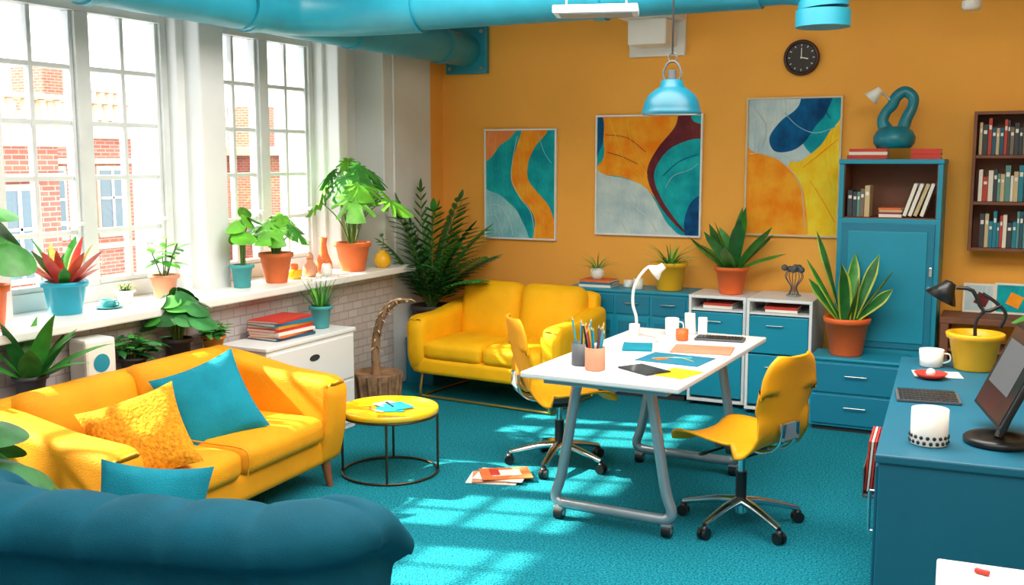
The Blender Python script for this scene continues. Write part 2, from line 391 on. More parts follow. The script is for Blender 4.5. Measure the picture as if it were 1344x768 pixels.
def painting(name,x0,x1,z0,z1,bg,layers,lines,fmat):
    b=B();w=x1-x0;h=z1-z0;f=.014
    b.bx(0,w,-.03,0,0,f,fmat,.002);b.bx(0,w,-.03,0,h-f,h,fmat,.002);b.bx(0,f,-.03,0,f,h-f,fmat,.002);b.bx(w-f,w,-.03,0,f,h-f,fmat,.002)
    iw=w-2*f;ih=h-2*f
    b.bx(f,w-f,-.018,-.002,f,h-f,pt[bg],0)
    y=-.018
    for (mt,pts) in layers:
        y-=.0007
        P=catmull([(p[0],p[1],0) for p in pts],8,True)
        P=[V((min(1,max(0,p.x)),min(1,max(0,p.y)),0)) for p in P]
        Q=[]
        for p in P:
            if not Q or (p-Q[-1]).length>1e-4:Q.append(p)
        if (Q[0]-Q[-1]).length<1e-4:Q.pop()
        tr=tessellate_polygon([[V((p.x,p.y,0)) for p in Q]])
        vs=[(f+p.x*iw,y,f+p.y*ih) for p in Q];fs=[]
        for t in tr:
            a,c,d=[V(vs[i]) for i in t]
            if (c-a).cross(d-a).y>0:t=t[::-1]
            fs.append(list(t))
        b.add(vs,fs,pt[mt],False)
    for (mt,pts,r) in lines:
        P=[(f+min(.99,max(.01,p[0]))*iw,y-.0008,f+min(.99,max(.01,p[1]))*ih) for p in pts]
        b.tube(P,r,pt[mt],n=6,k=6)
    b.out(name,(x0,7.398,z0))
painting('abstract_painting',-3.84,-3.22,1.08,1.94,'teal',[
 ('sal',[(-.3,1.3),(.45,1.1),(.38,.95),(.2,.86),(.05,.74),(-.2,.7)]),
 ('lb',[(-.2,.42),(.12,.42),(.32,.34),(.5,.2),(.6,-.1),(-.2,-.2)]),
 ('or',[(.5,1.2),(.52,1),(.45,.85),(.38,.68),(.38,.52),(.5,.38),(.64,.28),(.72,.15),(.7,-.1),(1.05,-.1),(1.02,.1),(.92,.3),(.74,.44),(.62,.55),(.62,.7),(.72,.85),(.9,1),(.95,1.2)]),
],[('wh',[(.46,.95),(.4,.75),(.38,.55),(.5,.38),(.66,.24),(.72,.02)],.002),('sal',[(.55,.98),(.5,.75),(.5,.58),(.6,.42),(.8,.25),(.88,.02)],.0015),('lb',[(.75,.98),(.85,.8),(.95,.7)],.002),('g',[(.02,.3),(.2,.3),(.35,.15),(.4,.02)],.002),('wh',[(.02,.2),(.15,.2),(.25,.02)],.002)],m_whl)
painting('abstract_painting',-2.90,-2.08,1.14,2.03,'teal',[
 ('or',[(.06,1.2),(.05,.9),(.06,.65),(-.1,.5),(.15,.5),(.35,.46),(.5,.38),(.6,.3),(.55,.45),(.52,.58),(.62,.72),(.8,.82),(.8,1.2)]),
 ('g',[(-.2,.55),(.1,.5),(.3,.47),(.48,.4),(.58,.28),(.68,.12),(.85,-.15),(-.2,-.2)]),
 ('mar',[(.80,1.1),(.76,.92),(.60,.74),(.505,.58),(.51,.45),(.6,.28),(.74,.12),(.9,0),(.77,.14),(.65,.29),(.57,.45),(.58,.57),(.70,.72),(.9,.80),(1.1,.82),(1.1,.9),(.92,.96),(.9,1.1)]),
 ('dteal',[(.86,.12),(.94,.3),(1.1,.35),(1.1,.1),(1,-.1),(.9,-.1)]),
 ('dteal',[(-.1,1.1),(.05,1.0),(.04,.75),(-.1,.6)]),
],[('yel',[(.12,.98),(.2,.8),(.3,.6),(.5,.45)],.0025),('yel',[(.3,.98),(.33,.8),(.42,.62),(.5,.5)],.0025),('mar',[(.1,.7),(.25,.66),(.4,.6)],.002),('mar',[(.08,.85),(.3,.82),(.48,.7)],.002),('wh',[(.02,.35),(.25,.3),(.5,.15),(.6,.02)],.003),('wh',[(.02,.2),(.2,.15),(.3,.02)],.003),('lb',[(.68,.4),(.75,.5),(.9,.55),(.98,.6)],.003),('dteal',[(.65,.5),(.8,.62),(.98,.68)],.003)],m_whl)
painting('abstract_painting',-1.77,-1.12,1.17,2.13,'g',[
 ('teal',[(.55,1.2),(.62,.9),(.55,.78),(.7,.6),(1.1,.5),(1.1,1.2)]),
 ('dteal',[(.62,1.15),(.55,.95),(.36,.84),(.24,.72),(.30,.62),(.48,.62),(.62,.68),(.74,.8),(.85,.9),(.92,1.1)]),
 ('yel',[(1.1,.80),(.92,.78),(.8,.66),(.6,.55),(.45,.5),(.5,.1),(.7,-.2),(1.1,-.2)]),
 ('or',[(-.2,.62),(.12,.60),(.38,.54),(.56,.42),(.66,.22),(.62,-.1),(-.2,-.2)]),
],[('wh',[(.02,.60),(.2,.60),(.42,.52),(.60,.36),(.66,.05)],.003),('wh',[(.05,.95),(.2,.8),(.15,.65)],.003),('lb',[(.4,.9),(.55,.8),(.75,.75),(.98,.8)],.003),('or',[(.7,.4),(.85,.25),(.98,.1)],.003),('dteal',[(.75,.98),(.9,.85)],.003),('or',[(.62,.5),(.8,.6),(.98,.7)],.003)],M('pale_wood_frame','#d8c7a8',.5))
# ------------------------------------------------------------ sofas
def sofa_mustard():
    b=B();W=1.66;m=m_yelA
    b.soft((-.02,0,.20),(.76,W-.1,.16),.05,m)
    for sg in (-1,1):
        b.soft((.06,sg*.335,.325),(.66,.66,.14),.05,m,puff=(.01,0,.02))
        b.soft((-.27,sg*.335,.50),(.2,.67,.44),.08,m,puff=(.03,0,.0),rot=(0,-.16,0))
    b.soft((-.33,0,.42),(.14,W-.06,.56),.06,m,rot=(0,-.1,0))
    for sg in (-1,1):
        pts=[(-.40,.13),(.37,.13),(.41,.30),(.43,.53),(.38,.585),(.1,.61),(-.2,.67),(-.42,.70)]
        mx=Matrix.Translation(V((0,sg*(W/2-.085),0)))@Matrix.Rotation(-pi/2,4,'Z')
        b.prof(pts,.19,m,.05,5,mx)
        for x in (-.33,.33):b.rod((x,sg*(W/2-.1),.14),(x+(.02 if x>0 else -.02),sg*(W/2-.09),0),.026,m_wood,.016)
    b.tube([(.395,0,.27),(.39,0,.385),(.2,0,.40),(-.12,0,.40)],.004,m,n=6)
    return b.out('mustard_loveseat',(-3.50,3.60,0),math.radians(3))
sofa_mustard()
b=B();b.pillow((0,0,0),.42,.16,m_knit);o=b.out('ochre_throw_pillow',(-3.33,3.20,.525));o.rotation_euler=(math.radians(22),math.radians(46),math.radians(-22))
b=B();b.pillow((0,0,0),.43,.16,m_tealc);o=b.out('teal_throw_pillow',(-3.45,3.77,.54));o.rotation_euler=(math.radians(30),math.radians(58),math.radians(0))
def sofa_yellow():
    b=B();W=1.24;m=m_yelB
    b.soft((0,.0,.24),(W-.06,.74,.13),.04,m)
    for sg in (-1,1):
        b.soft((sg*.25,-.07,.355),(.50,.6,.14),.05,m,puff=(0,.01,.02))
        b.soft((sg*.252,.22,.58),(.52,.2,.46),.09,m,puff=(0,.03,.0),rot=(-.2,0,0))
        pts=[(.36,.19),(-.35,.19),(-.39,.3),(-.40,.54),(-.34,.60),(-.1,.60),(.2,.65),(.36,.67)]
        b.prof(pts,.15,m,.05,5,Matrix.Translation(V((sg*(W/2-.07),0,0))))
    b.soft((0,.31,.5),(W-.1,.12,.54),.05,m,rot=(-.1,0,0))
    g=M('brass_sled','#b89a58',.3,metal=.9)
    for sg in (-1,1):
        x=sg*(W/2-.09);b.tube([(x,-.30,.19),(x,-.33,.02),(x,-.2,.012),(x,.2,.012),(x,.3,.02),(x,.28,.19)],.011,g,n=8)
    b.rod((-W/2+.09,-.32,.012),(W/2-.09,-.32,.012),.011,g)
    return b.out('yellow_sofa',(-3.27,6.63,0),math.radians(-5))
sofa_yellow()
def sofa_teal():
    b=B();m=m_tealf
    path=catmull([(-.56,.48,0),(-.57,.26,0),(-.52,.10,0),(-.38,.02,0),(-.15,0,0),(.2,0,0),(.48,.015,0),(.62,.07,0),(.675,.20,0),(.67,.42,0)],18)
    N=len(path)
    cs=[(.04,.06),(.055,.3),(.07,.50),(.075,.555),(.095,.575),(.13,.61),(.135,.67),(.09,.72),(0,.74),(-.08,.725),(-.12,.67),(-.115,.57),(-.12,.42),(-.12,.08)]
    cs=[(p.x,p.y) for p in catmull([(a,c,0) for a,c in cs],4,True)]
    K=len(cs);vs=[];fs=[];LL=[0]
    for i in range(1,N):LL.append(LL[-1]+(path[i]-path[i-1]).length)
    TL=LL[-1]
    for i in range(N):
        t=path[min(i+1,N-1)]-path[max(i-1,0)];t.normalize();nr=V((t.y,-t.x,0))
        L=LL[i];ch=abs(math.sin(pi*L/.235))**.35
        de=min(L,TL-L);sm=min(1,max(0,(de-.02)/.26));sm=sm*sm*(3-2*sm);hz=.80+.20*sm
        end=min(1,de/.10);end=(1-(1-end)**2)**.5
        for (o,z) in cs:
            k=max(0,(z-.5)/.2);bul=.034*(ch-1)*min(1,k)
            vs.append(path[i]+nr*(o*(.35+.65*end)+math.copysign(bul,o)*.8)+V((0,0,z*hz*(.93+.07*end)+bul*(.9 if z>.6 else 0))))
    for i in range(N-1):
        for j in range(K):fs.append([i*K+j,i*K+(j+1)%K,(i+1)*K+(j+1)%K,(i+1)*K+j])
    b.add(vs,fs,m,True);b.add(vs,[list(range(K)),[(N-1)*K+j for j in range(K)][::-1]],m,True)
    b.soft((.05,.32,.22),(1.12,.50,.2),.05,m)
    for sg in (-1,1):b.soft((.05+sg*.26,.32,.34),(.52,.46,.12),.05,m,puff=(0,0,.02))
    for x in (-.42,.53):
        for y in (.1,.46):b.rod((x,y,.12),(x,y,0),.025,m_wood,.018)
    return b.out('teal_channel_sofa',(-2.33,2.10,0),math.radians(15))
sofa_teal()
b=B();b.pillow((0,0,0),.38,.14,m_tealc);o=b.out('teal_throw_pillow',(-2.44,2.37,.555));o.rotation_euler=(math.radians(70),math.radians(2),math.radians(20))
# ------------------------------------------------------------ coffee table
b=B();R_=.268
b.lathe((0,0,0),[(.001,.335),(R_-.01,.335),(R_,.342),(R_,.362),(R_-.004,.368),(R_-.016,.368),(R_-.02,.362),(.001,.362)],m_yelL,56)
br=M('bronze_wire','#5a4a3c',.35,metal=.9)
b.tube([(R_*.97*math.cos(t*pi/8),R_*.97*math.sin(t*pi/8),.008) for t in range(16)],.007,br,n=8,k=4,closed=True)
b.tube([(R_*.97*math.cos(t*pi/8),R_*.97*math.sin(t*pi/8),.33) for t in range(16)],.006,br,n=8,k=4,closed=True)
for k in range(4):
    a=k*pi/2+.5;b.rod((R_*.97*math.cos(a),R_*.97*math.sin(a),.005),(R_*.97*math.cos(a),R_*.97*math.sin(a),.335),.007,br)
b.out('round_coffee_table',(-3.04,4.71,0))
b=B();b.box((0,0,.004),(.15,.19,.006),m_tealc,.002,(0,0,.5));b.box((.03,.03,.011),(.12,.15,.005),m_blpot,.002,(0,0,1.1));b.box((-.07,.06,.006),(.09,.12,.004),m_paper,.001,(0,0,-.3));b.box((-.02,.02,.016),(.012,.11,.006),m_black,.002,(0,0,.9));b.tube([(-.1,-.05,.008),(-.05,-.1,.008),(.03,-.12,.008)],.005,m_orpot,n=6)
b.out('notebooks',(-3.02,4.69,.363))
# ------------------------------------------------------------ desk
def desk():
    b=B();w=.76;l=1.46;z=.74
    b.box((0,0,z-.014),(w,l,.028),m_whl,.008,seg=3);b.box((0,0,z-.045),(w-.16,l-.16,.035),m_steel,.004)
    for y in (-l/2+.2,l/2-.2):
        b.tube([(-.17,y,.70),(-.19,y,.62),(-.255,y,.24),(-.29,y,.12),(-.27,y,.085),(-.22,y,.078),(0,y,.078),(.22,y,.078),(.27,y,.085),(.29,y,.12),(.255,y,.24),(.19,y,.62),(.17,y,.70)],.025,m_steel,n=14,k=6)
        b.box((0,y,.69),(.42,.06,.04),m_steel,.006)
        for x in (-.27,.27):
            b.rod((x,y,.09),(x,y,.06),.012,m_black);b.rod((x-.02,y,.03),(x+.02,y,.03),.03,m_black,n=20);b.rod((x-.022,y,.03),(x+.022,y,.03),.013,m_steel,n=12);b.box((x,y,.056),(.05,.04,.016),m_steel,.004)
    b.rod((0,-l/2+.2,.66),(0,l/2-.2,.66),.02,m_steel)
    return b.out('work_desk',(-1.62,4.95,0),math.radians(-2))
desk();DZ=.741
# ------------------------------------------------------------ chairs
def chair(loc,rz):
    b=B()
    prof=[(.25,.385,.17),(.235,.41,.195),(.2,.425,.21),(.12,.428,.22),(.02,.42,.225),(-.08,.415,.22),(-.155,.43,.21),(-.2,.475,.195),(-.222,.54,.19),(-.235,.62,.20),(-.248,.70,.205),(-.264,.77,.195),(-.280,.82,.165),(-.288,.85,.11)]
    P=catmull([V(p) for p in prof],4);n=14;vs=[];N=len(P)
    for i,p in enumerate(P):
        t=P[min(i+1,N-1)]-P[max(i-1,0)];nm=V((t.z,0,-t.x)).normalized()
        if nm.z<0 and i<N*.4:nm=-nm
        if i>=N*.4 and nm.x<0:nm=-nm
        for j in range(n+1):
            u=-1+2*j/n;w=p.z
            c=.035*abs(u)**2.4
            vs.append(V((p.x,u*w,p.y))+nm*c)
    th=.012;off=len(vs);norms=[]
    for i in range(N):
        for j in range(n+1):
            a=vs[min(i+1,N-1)*(n+1)+j]-vs[max(i-1,0)*(n+1)+j];c=vs[i*(n+1)+min(j+1,n)]-vs[i*(n+1)+max(j-1,0)]
            norms.append(a.cross(c).normalized())
    v2=[v+norms[k]*th for k,v in enumerate(vs)]
    allv=vs+v2;fs=[]
    for i in range(N-1):
        for j in range(n):
            a=i*(n+1)+j;q=[a,a+1,a+n+2,a+n+1];fs.append(q[::-1]);fs.append([x+off for x in q])
    def strip(idx):
        for a,c in zip(idx,idx[1:]):fs.append([a,c,c+off,a+off])
    strip(list(range(n+1)));strip([(N-1)*(n+1)+j for j in range(n+1)][::-1]);strip([i*(n+1) for i in range(N)][::-1]);strip([i*(n+1)+n for i in range(N)])
    b.add(allv,fs,m_yelP,True)
    b.box((0,0,.385),(.2,.16,.03),m_grey,.006);b.box((0,0,.36),(.12,.1,.04),m_black,.006)
    for sg in (-1,1):
        b.tube([(.03,sg*.05,.390),(-.1,sg*.055,.388),(-.19,sg*.055,.402),(-.245,sg*.055,.45),(-.258,sg*.05,.54)],.016,m_chrome,n=10,flat=.6)
    b.box((-.252,0,.50),(.014,.13,.08),m_steel,.005,(0,.12,0))
    b.rod((.05,.07,.375),(.06,.2,.37),.006,m_black);b.box((.06,.21,.37),(.02,.05,.012),m_black,.004)
    b.rod((0,0,.35),(0,0,.24),.017,m_chrome);b.rod((0,0,.26),(0,0,.1),.026,m_black);b.rod((0,0,.13),(0,0,.065),.035,m_chrome,n=20)
    for k in range(5):
        a=k*2*pi/5+.35;c,s_=math.cos(a),math.sin(a)
        b.tube([(.02*c,.02*s_,.12),(.12*c,.12*s_,.108),(.28*c,.28*s_,.07)],[.03,.026,.018],m_chrome,n=10,k=5,flat=.7)
        x,y=.28*c,.28*s_
        b.rod((x,y,.075),(x,y,.05),.008,m_black)
        for sg in (-1,1):
            ox,oy=-s_*.014*sg,c*.014*sg
            b.rod((x+ox*.3,y+oy*.3,.027),(x+ox*1.5,y+oy*1.5,.027),.027,m_black,n=18)
        b.sphere((x,y,.045),.02,m_black)
    return b.out('swivel_chair',loc,rz)
chair((-2.26,5.24,0),math.radians(40))
chair((-1.11,4.72,0),math.radians(157))
# ------------------------------------------------------------ desk items
def cup(name,x,y,z,r,h,mat,handle=True,rt=None,inner=None):
    b=B();rt=rt or r
    b.lathe((0,0,0),[(.001,0),(r*.9,0),(r,.004),(rt,h),(rt-.003,h),(r-.005,.006),(.001,.006)],mat,28)
    if handle:b.tube([(rt*.98,0,h*.8),(rt+.022,0,h*.75),(rt+.025,0,h*.4),(r*.98,0,h*.22)],.004,mat,n=8)
    if inner:b.disc((0,0,0),r-.006,h*.8,inner)
    return b.out(name,(x,y,z))
def pencil_cup(x,y,mat,n):
    b=B();b.lathe((0,0,0),[(.001,0),(.045,0),(.047,.004),(.047,.105),(.042,.105),(.042,.006),(.001,.006)],mat,28)
    cs=[m_blpot,m_yelpot,m_black,m_orpot,BOOKC[2],m_teald,m_red]
    for i in range(n):
        a=random.uniform(0,6.28);r0=random.uniform(0,.028);L=random.uniform(.15,.21)
        p0=V((r0*math.cos(a),r0*math.sin(a),.01));d=V((math.cos(a)*.16,math.sin(a)*.16,1)).normalized();p1=p0+d*L
        c=random.choice(cs);b.rod(p0,p1,.0042,c,n=6,smooth=False);b.rod(p1,p1+d*.014,.0042,BOOKC[7],.0008,n=6)
    return b.out('pencil_cup',(x,y,DZ))
pencil_cup(-1.83,4.50,m_grey,6);pencil_cup(-1.73,4.42,m_terral,15)
def sheet(name,x,y,w,d,mat,rz,t=.003,z=DZ,extra=None):
    b=B();b.box((0,0,t/2),(w,d,t),mat,.001)
    if extra:extra(b,t)
    return b.out(name,(x,y,z),rz)
sheet('tablet',-1.52,4.50,.14,.21,m_screen,1.0,.008)
def ex(b,t):
    b.tube([(-.1,-.05,t+.001),(0,.03,t+.001),(.1,-.02,t+.001)],.002,m_yelpot,n=5);b.box((.02,.04,t+.001),(.09,.05,.001),m_blpot,0,(0,0,.4));b.box((-.06,-.04,t+.001),(.06,.05,.001),m_orpot,0,(0,0,.9))
sheet('teal_cutting_mat',-1.47,4.82,.32,.24,m_teald,-.1,.003,DZ,ex)
sheet('kraft_folder',-1.42,5.12,.30,.22,m_terral,.15,.006)
sheet('paper_sheet',-1.76,4.74,.18,.25,m_paper,.5,.001)
sheet('yellow_paper',-1.36,4.5,.16,.2,m_yelpot,-.25,.002)
sheet('teal_notebook',-1.74,5.04,.15,.2,m_tealc,.3,.01)
def keyboard(name,x,y,z,rz,w=.3,d=.12):
    b=B();b.box((0,0,.006),(w,d,.012),m_grey,.003)
    for r in range(5):
        for c in range(14):
            b.box((-w/2+.018+c*(w-.03)/13.5,-d/2+.016+r*(d-.03)/4,.014),(w/18,d/7,.005),m_black,.001,seg=1)
    return b.out(name,(x,y,z),rz)
keyboard('computer_keyboard',-1.42,5.46,DZ,.1,.26,.11)
cup('white_mug',-1.70,5.50,DZ,.038,.095,m_wht);cup('orange_cup',-1.60,5.36,DZ,.033,.06,m_orpot,False);cup('white_cup',-1.89,5.42,DZ,.03,.06,m_wht,False)
b=B();b.box((0,0,.06),(.06,.02,.12),m_wht,.006,(.2,0,0));b.box((.07,0,.05),(.05,.02,.1),m_whl,.006,(.1,0,.3));b.out('desk_card_holder',(-1.62,5.58,DZ))
b=B();b.lathe((0,0,0),[(.001,0),(.095,0),(.1,.006),(.095,.014),(.03,.02),(.001,.02)],m_wht,32)
b.tube([(-.02,0,.015),(-.02,0,.12),(-.04,0,.2),(-.03,0,.3),(.03,0,.39),(.09,-.01,.40)],.008,m_wht,n=10)
b.lathe((.10,-.01,.39),[(.001,.03),(.018,.028),(.022,.0),(.045,-.04),(.041,-.04),(.018,0),(.001,.01)],m_wht,24,rot=(0,.9,0))
b.out('white_desk_lamp',(-1.80,5.25,DZ),.2)
b=B()
for i,(r,mt) in enumerate([(0,m_paper),(.15,m_terral),(-.1,m_paper),(.3,m_terra)]):
    b.box((.02*i,.01*i,.004+.007*i),(.27,.2,.006),mt,.001,(0,0,r))
b.box((.06,.03,.0295),(.16,.1,.002),m_paper,0,(0,0,.3));b.box((.0,.03,.0296),(.05,.12,.002),m_red,0,(0,0,.3));b.out('magazines',(-2.47,4.84,0),.3)
# ------------------------------------------------------------ back cabinets
def handle(b,x,y,z,w=.1,mat=None):
    mat=mat or m_chrome
    b.rod((x-w/2,y-.018,z),(x+w/2,y-.018,z),.004,mat,n=8)
    for s_ in (-1,1):b.rod((x+s_*w/2*.9,y,z),(x+s_*w/2*.9,y-.018,z),.003,mat,n=8)
def teal_double():
    b=B();x0,x1=0,.92;d=.345;h=.775
    b.bx(x0,x1,0,d,.05,h-.02,m_teal,.004);b.bx(x0-.01,x1+.01,-.012,d,h-.02,h,m_teal,.004)
    for xa,xb in ((.015,.37),(.39,.64),(.66,.905)):
        b.bx(xa,xb,-.012,.0,h-.17,h-.035,m_teald,.003);handle(b,(xa+xb)/2,-.012,h-.09,.1)
        b.bx(xa,xb,-.012,.0,.08,h-.19,m_teal,.003)
        b.bx(xa+.02,xb-.02,-.018,-.01,.11,h-.22,m_teald,.002)
        b.rod((xb-.03,-.012,h-.3),(xb-.03,-.034,h-.3),.01,m_chrome,n=10)
    b.bx(x0+.02,x1-.02,.02,d,0,.05,m_dkslot,0)
    return b.out('teal_sideboard',(-2.98,7.03,0))
teal_double()
def white_cab(name,x,y,w,h):
    b=B();d=7.375-y;t=.02
    b.bx(0,t,0,d,.03,h-t,m_whl,.002);b.bx(w-t,w,0,d,.03,h-t,m_whl,.002);b.bx(0,w,0,d,h-t,h,m_whl,.002);b.bx(t,w-t,.0,d,.03,.05,m_whl,.002);b.bx(t,w-t,d-.01,d,.05,h-t,m_whl,0)
    z=h-t-.075;b.bx(t,w-t,.01,d-.01,z-.012,z,m_whl,0)
    b.books_h((w/2,.14,z+.002),2,w*.55,.2,[m_paper,m_red,m_teald,m_black],.015,.022,.01)
    b.bx(t+.003,w-t-.003,-.005,.3,z-.27,z-.02,m_teal,.004);handle(b,w*.45,-.005,z-.08,.11)
    b.bx(t+.003,w-t-.003,-.005,.3,.07,z-.28,m_teal,.004);handle(b,w*.45,-.005,z-.36,.11)
    for xx in (.03,w-.03):
        for yy in (.03,d-.03):b.rod((xx,yy,0),(xx,yy,.03),.014,m_black,n=10)
    return b.out(name,(x,y,0))
white_cab('white_drawer_cabinet',-2.045,6.99,.40,.775);white_cab('white_drawer_cabinet',-1.62,6.90,.43,.785)
b=B();w,d,h=.56,.31,.47
b.bx(0,w,0,d,.03,h-.018,m_teal,.005);b.bx(-.008,w+.008,-.012,d,h-.018,h,m_teal,.004)
for z0,z1 in ((.05,.235),(.25,.435)):
    b.bx(.015,w-.015,-.012,0,z0,z1,m_teald,.004);handle(b,w/2,-.012,(z0+z1)/2+.02,.13)
b.bx(.02,w-.02,.02,d,0,.03,m_dkslot,0)
b.out('teal_drawer_unit',(-1.15,6.67,0))
b=B();w,d,h=.62,.37,1.705;zs=1.33
b.bx(0,w,0,d,0,zs,m_teal,.004);b.bx(0,.03,0,d,zs,h-.03,m_teal,.003);b.bx(w-.03,w,0,d,zs,h-.03,m_teal,.003);b.bx(-.005,w+.005,-.01,d,h-.03,h,m_teal,.004);b.bx(.03,w-.03,d-.02,d,zs,h-.03,m_shelf,0)
b.bx(.031,.035,.01,d-.02,zs,h-.03,m_shelf,0);b.bx(w-.035,w-.031,.01,d-.02,zs,h-.03,m_shelf,0);b.bx(.03,w-.03,.01,d-.02,zs,zs+.006,m_shelf,0)
b.bx(.03,w-.03,-.012,0,.5,zs-.03,m_teald,.003);b.bx(.07,w-.07,-.02,-.01,.54,zs-.08,m_teal,.006);b.rod((w-.05,-.012,.9),(w-.05,-.03,.9),.012,m_chrome,n=12);b.box((w-.045,-.016,1.0),(.018,.01,.06),m_chrome,.003)
b.out('tall_teal_cabinet',(-1.07,7.005,0))
b=B();b.books_v(0,.17,0,0,.16,.22,.17,GREYB);b.books_h((.265,.09,0),4,.15,.18,[m_paper,BOOKC[6],BOOKC[7],m_terra],.012,.022,.008)
for i,a in enumerate((.30,.32,.34,.30)):
    b.box((.38+i*.034,.09,.112),(.022,.16,.215),[m_paper,m_paper,BOOKC[7],m_paper][i],.002,(0,a,0))
b.out('shelf_books',(-1.02,7.04,1.337))
b=B();b.books_h((0,0,0),3,.26,.15,[m_red,m_paper,m_red],.018,.026,.006);b.out('red_book_stack',(-.91,7.12,1.706))
b=B();b.books_h((0,0,0),2,.19,.15,[m_red,m_red],.026,.034,.006);b.out('red_book_stack',(-.56,7.1,1.706))
tg=M('teal_glaze','#117a8e',.35,bump=.2,bs=40,var=.12,vs=18)
b=B();b.lathe((0,0,0),[(.001,0),(.1,0),(.125,.03),(.13,.07),(.11,.11),(.07,.135),(.001,.14)],tg)
b.tube([(-.045,0,.11),(-.075,0,.17),(-.055,0,.23),(-.02,0,.27),(0,0,.32),(.05,.01,.355),(.1,.01,.32),(.10,.01,.26),(.07,0,.19),(.05,0,.12)],[.045,.036,.032,.034,.036,.036,.034,.032,.036,.04],tg,n=16)
b.tube([(-.02,-.02,.29),(-.07,-.02,.34),(-.12,-.03,.345)],.007,m_steel,n=8)
b.lathe((-.11,-.03,.355),[(.001,.03),(.02,.028),(.028,0),(.05,-.06),(.046,-.06),(.024,0),(.001,.012)],m_wht,24,rot=(0,.75,0))
b.out('sculptural_teal_lamp',(-.76,7.13,1.775))
b=B();w=.66;h=.87;d=.2
b.bx(0,.02,-d,0,0,h,m_shelf,.002);b.bx(w-.02,w,-d,0,0,h,m_shelf,.002);b.bx(0,w,-.01,0,0,h,m_shelf,0)
for z in (0,.29,.58,.85):b.bx(.02,w-.02,-d,-.01,z,z+.02,m_shelf,.002)
for z in (.021,.311,.601):b.books_v(.03+random.uniform(0,.04),w-.03,-d+.03,z,.15,.235,.15,[BOOKC[i] for i in (0,1,2,4,7,8,9,5,4,1)])
b.out('wall_bookshelf',(-.30,7.398,1.13))
b=B();b.bx(0,1.2,0,.34,.68,.72,m_shelf,.004)
for x in (.03,1.17):
    for y in (.03,.31):b.box((x,y,.34),(.05,.05,.68),m_shelf,.004)
b.bx(.05,1.15,.02,.33,.25,.27,m_shelf,.002);b.bx(.05,1.15,.02,.33,.5,.52,m_shelf,.002);b.books_v(.08,1.1,.05,.271,.12,.2,.2,GREYB)
b.out('walnut_console',(-.43,7.03,0))
for i,(x,w_,h_,bgc,c2) in enumerate([(-.22,.19,.19,'g','mar'),(-.03,.2,.2,'teal','or'),(.2,.2,.25,'wh','sal')]):
    b=B();b.box((0,0,h_/2),(w_,.015,h_),m_paper,.002);b.box((0,-.009,h_/2),(w_-.03,.003,h_-.03),pt[bgc],0);b.box((.02,-.012,h_*.45),(w_*.4,.003,h_*.4),pt[c2],.0,(0,.4,0))
    o=b.out('framed_picture',(x,7.31,.722));o.rotation_euler=(-.15,0,0)
# ------------------------------------------------------------ left low furniture
b=B();b.bx(0,.34,0,.86,.0,.62,m_whl,.006);b.bx(-.0,.35,-.01,.87,.62,.645,m_whl,.006);b.bx(.34,.352,.02,.84,.33,.6,m_whl,.004);b.bx(.34,.352,.02,.84,.04,.315,m_whl,.004)
b.lathe((.353,.43,.52),[(.001,.001),(.05,.001)],m_dkslot,24,rot=(0,pi/2,0),sx=.4)
b.out('white_storage_cabinet',(-4.125,4.60,0))
b=B();gp=M('grey_painted_wood','#a8a0a4',.7,var=.08,vs=4);b.bx(0,.16,0,1.5,.56,.6,gp,.004)
for y in (.03,.5,1.0,1.45):b.box((.08,y,.28),(.14,.04,.56),gp,.003)
b.bx(.01,.15,.02,1.48,.2,.22,gp,.002);b.bx(.01,.15,.02,1.48,.4,.42,gp,.002)
b.out('narrow_plant_bench',(-4.14,3.06,0))
b=B();b.books_h((0,0,0),7,.36,.24,[BOOKC[2],m_terra,m_paper,m_red,BOOKC[3],m_teald,m_red],.012,.02,.02);b.out('colourful_book_stack',(-3.97,4.97,.647),pi/2)
b=B();b.bx(-.12,.12,-.16,.16,0,.34,m_teald,.006);b.bx(-.125,.125,-.165,.165,.34,.36,m_teald,.004);b.out('teal_plant_stand',(-4.05,6.86,0))
# ------------------------------------------------------------ right counter
b=B();W=.95;L=1.83;h=.75
b.bx(0,W,0,L,.03,h-.03,m_tealk,.006);b.bx(-.012,W+.012,-.012,L+.01,h-.03,h,m_tealk,.006)
b.bx(.02,W-.02,.02,L-.02,0,.03,m_dkslot,0)
for k in range(3):
    y0=.03+k*.6;b.bx(-.012,0,y0,y0+.57,.08,h-.05,m_tealk,.004)
    b.rod((-.03,y0+.08,h-.3),(-.03,y0+.08,h-.16),.006,m_chrome,n=8)
    for z in (h-.3,h-.16):b.rod((-.03,y0+.08,z),(-.0,y0+.08,z),.004,m_chrome,n=8)
b.out('teal_counter',(-.375,3.50,0),math.radians(3.2))
CH=.751
b=B();b.bx(-.06,0,0,.3,0,.012,m_grey,.002);b.bx(-.06,-.056,0,.3,0,.12,m_grey,.001);b.bx(-.004,0,0,.3,0,.2,m_grey,.001)
for i in range(4):b.box((-.047+i*.011,.15,.12),(.008,.25,.2),[m_red,m_paper,m_red,BOOKC[6]][i],.001,(0,.06,0))
b.out('magazine_rack',(-.437,4.12,.40),math.radians(3.2))
b=B();b.lathe((0,0,0),[(.001,0),(.058,0),(.06,.004),(.06,.12),(.055,.12),(.055,.1),(.001,.1)],m_wht,36)
for k in range(18):
    a=2*pi*k/18
    for z,o in ((.012,0),(.03,.5)):
        aa=a+o*2*pi/18;b.sphere((.0595*math.cos(aa),.0595*math.sin(aa),z),.0065,m_black,n=8)
b.out('patterned_candle',(-.24,3.70,CH))
b=B();b.lathe((0,0,0),[(.001,0),(.105,0),(.11,.006),(.11,.018),(.1,.026),(.07,.026),(.065,.02),(.001,.02)],m_black,36)
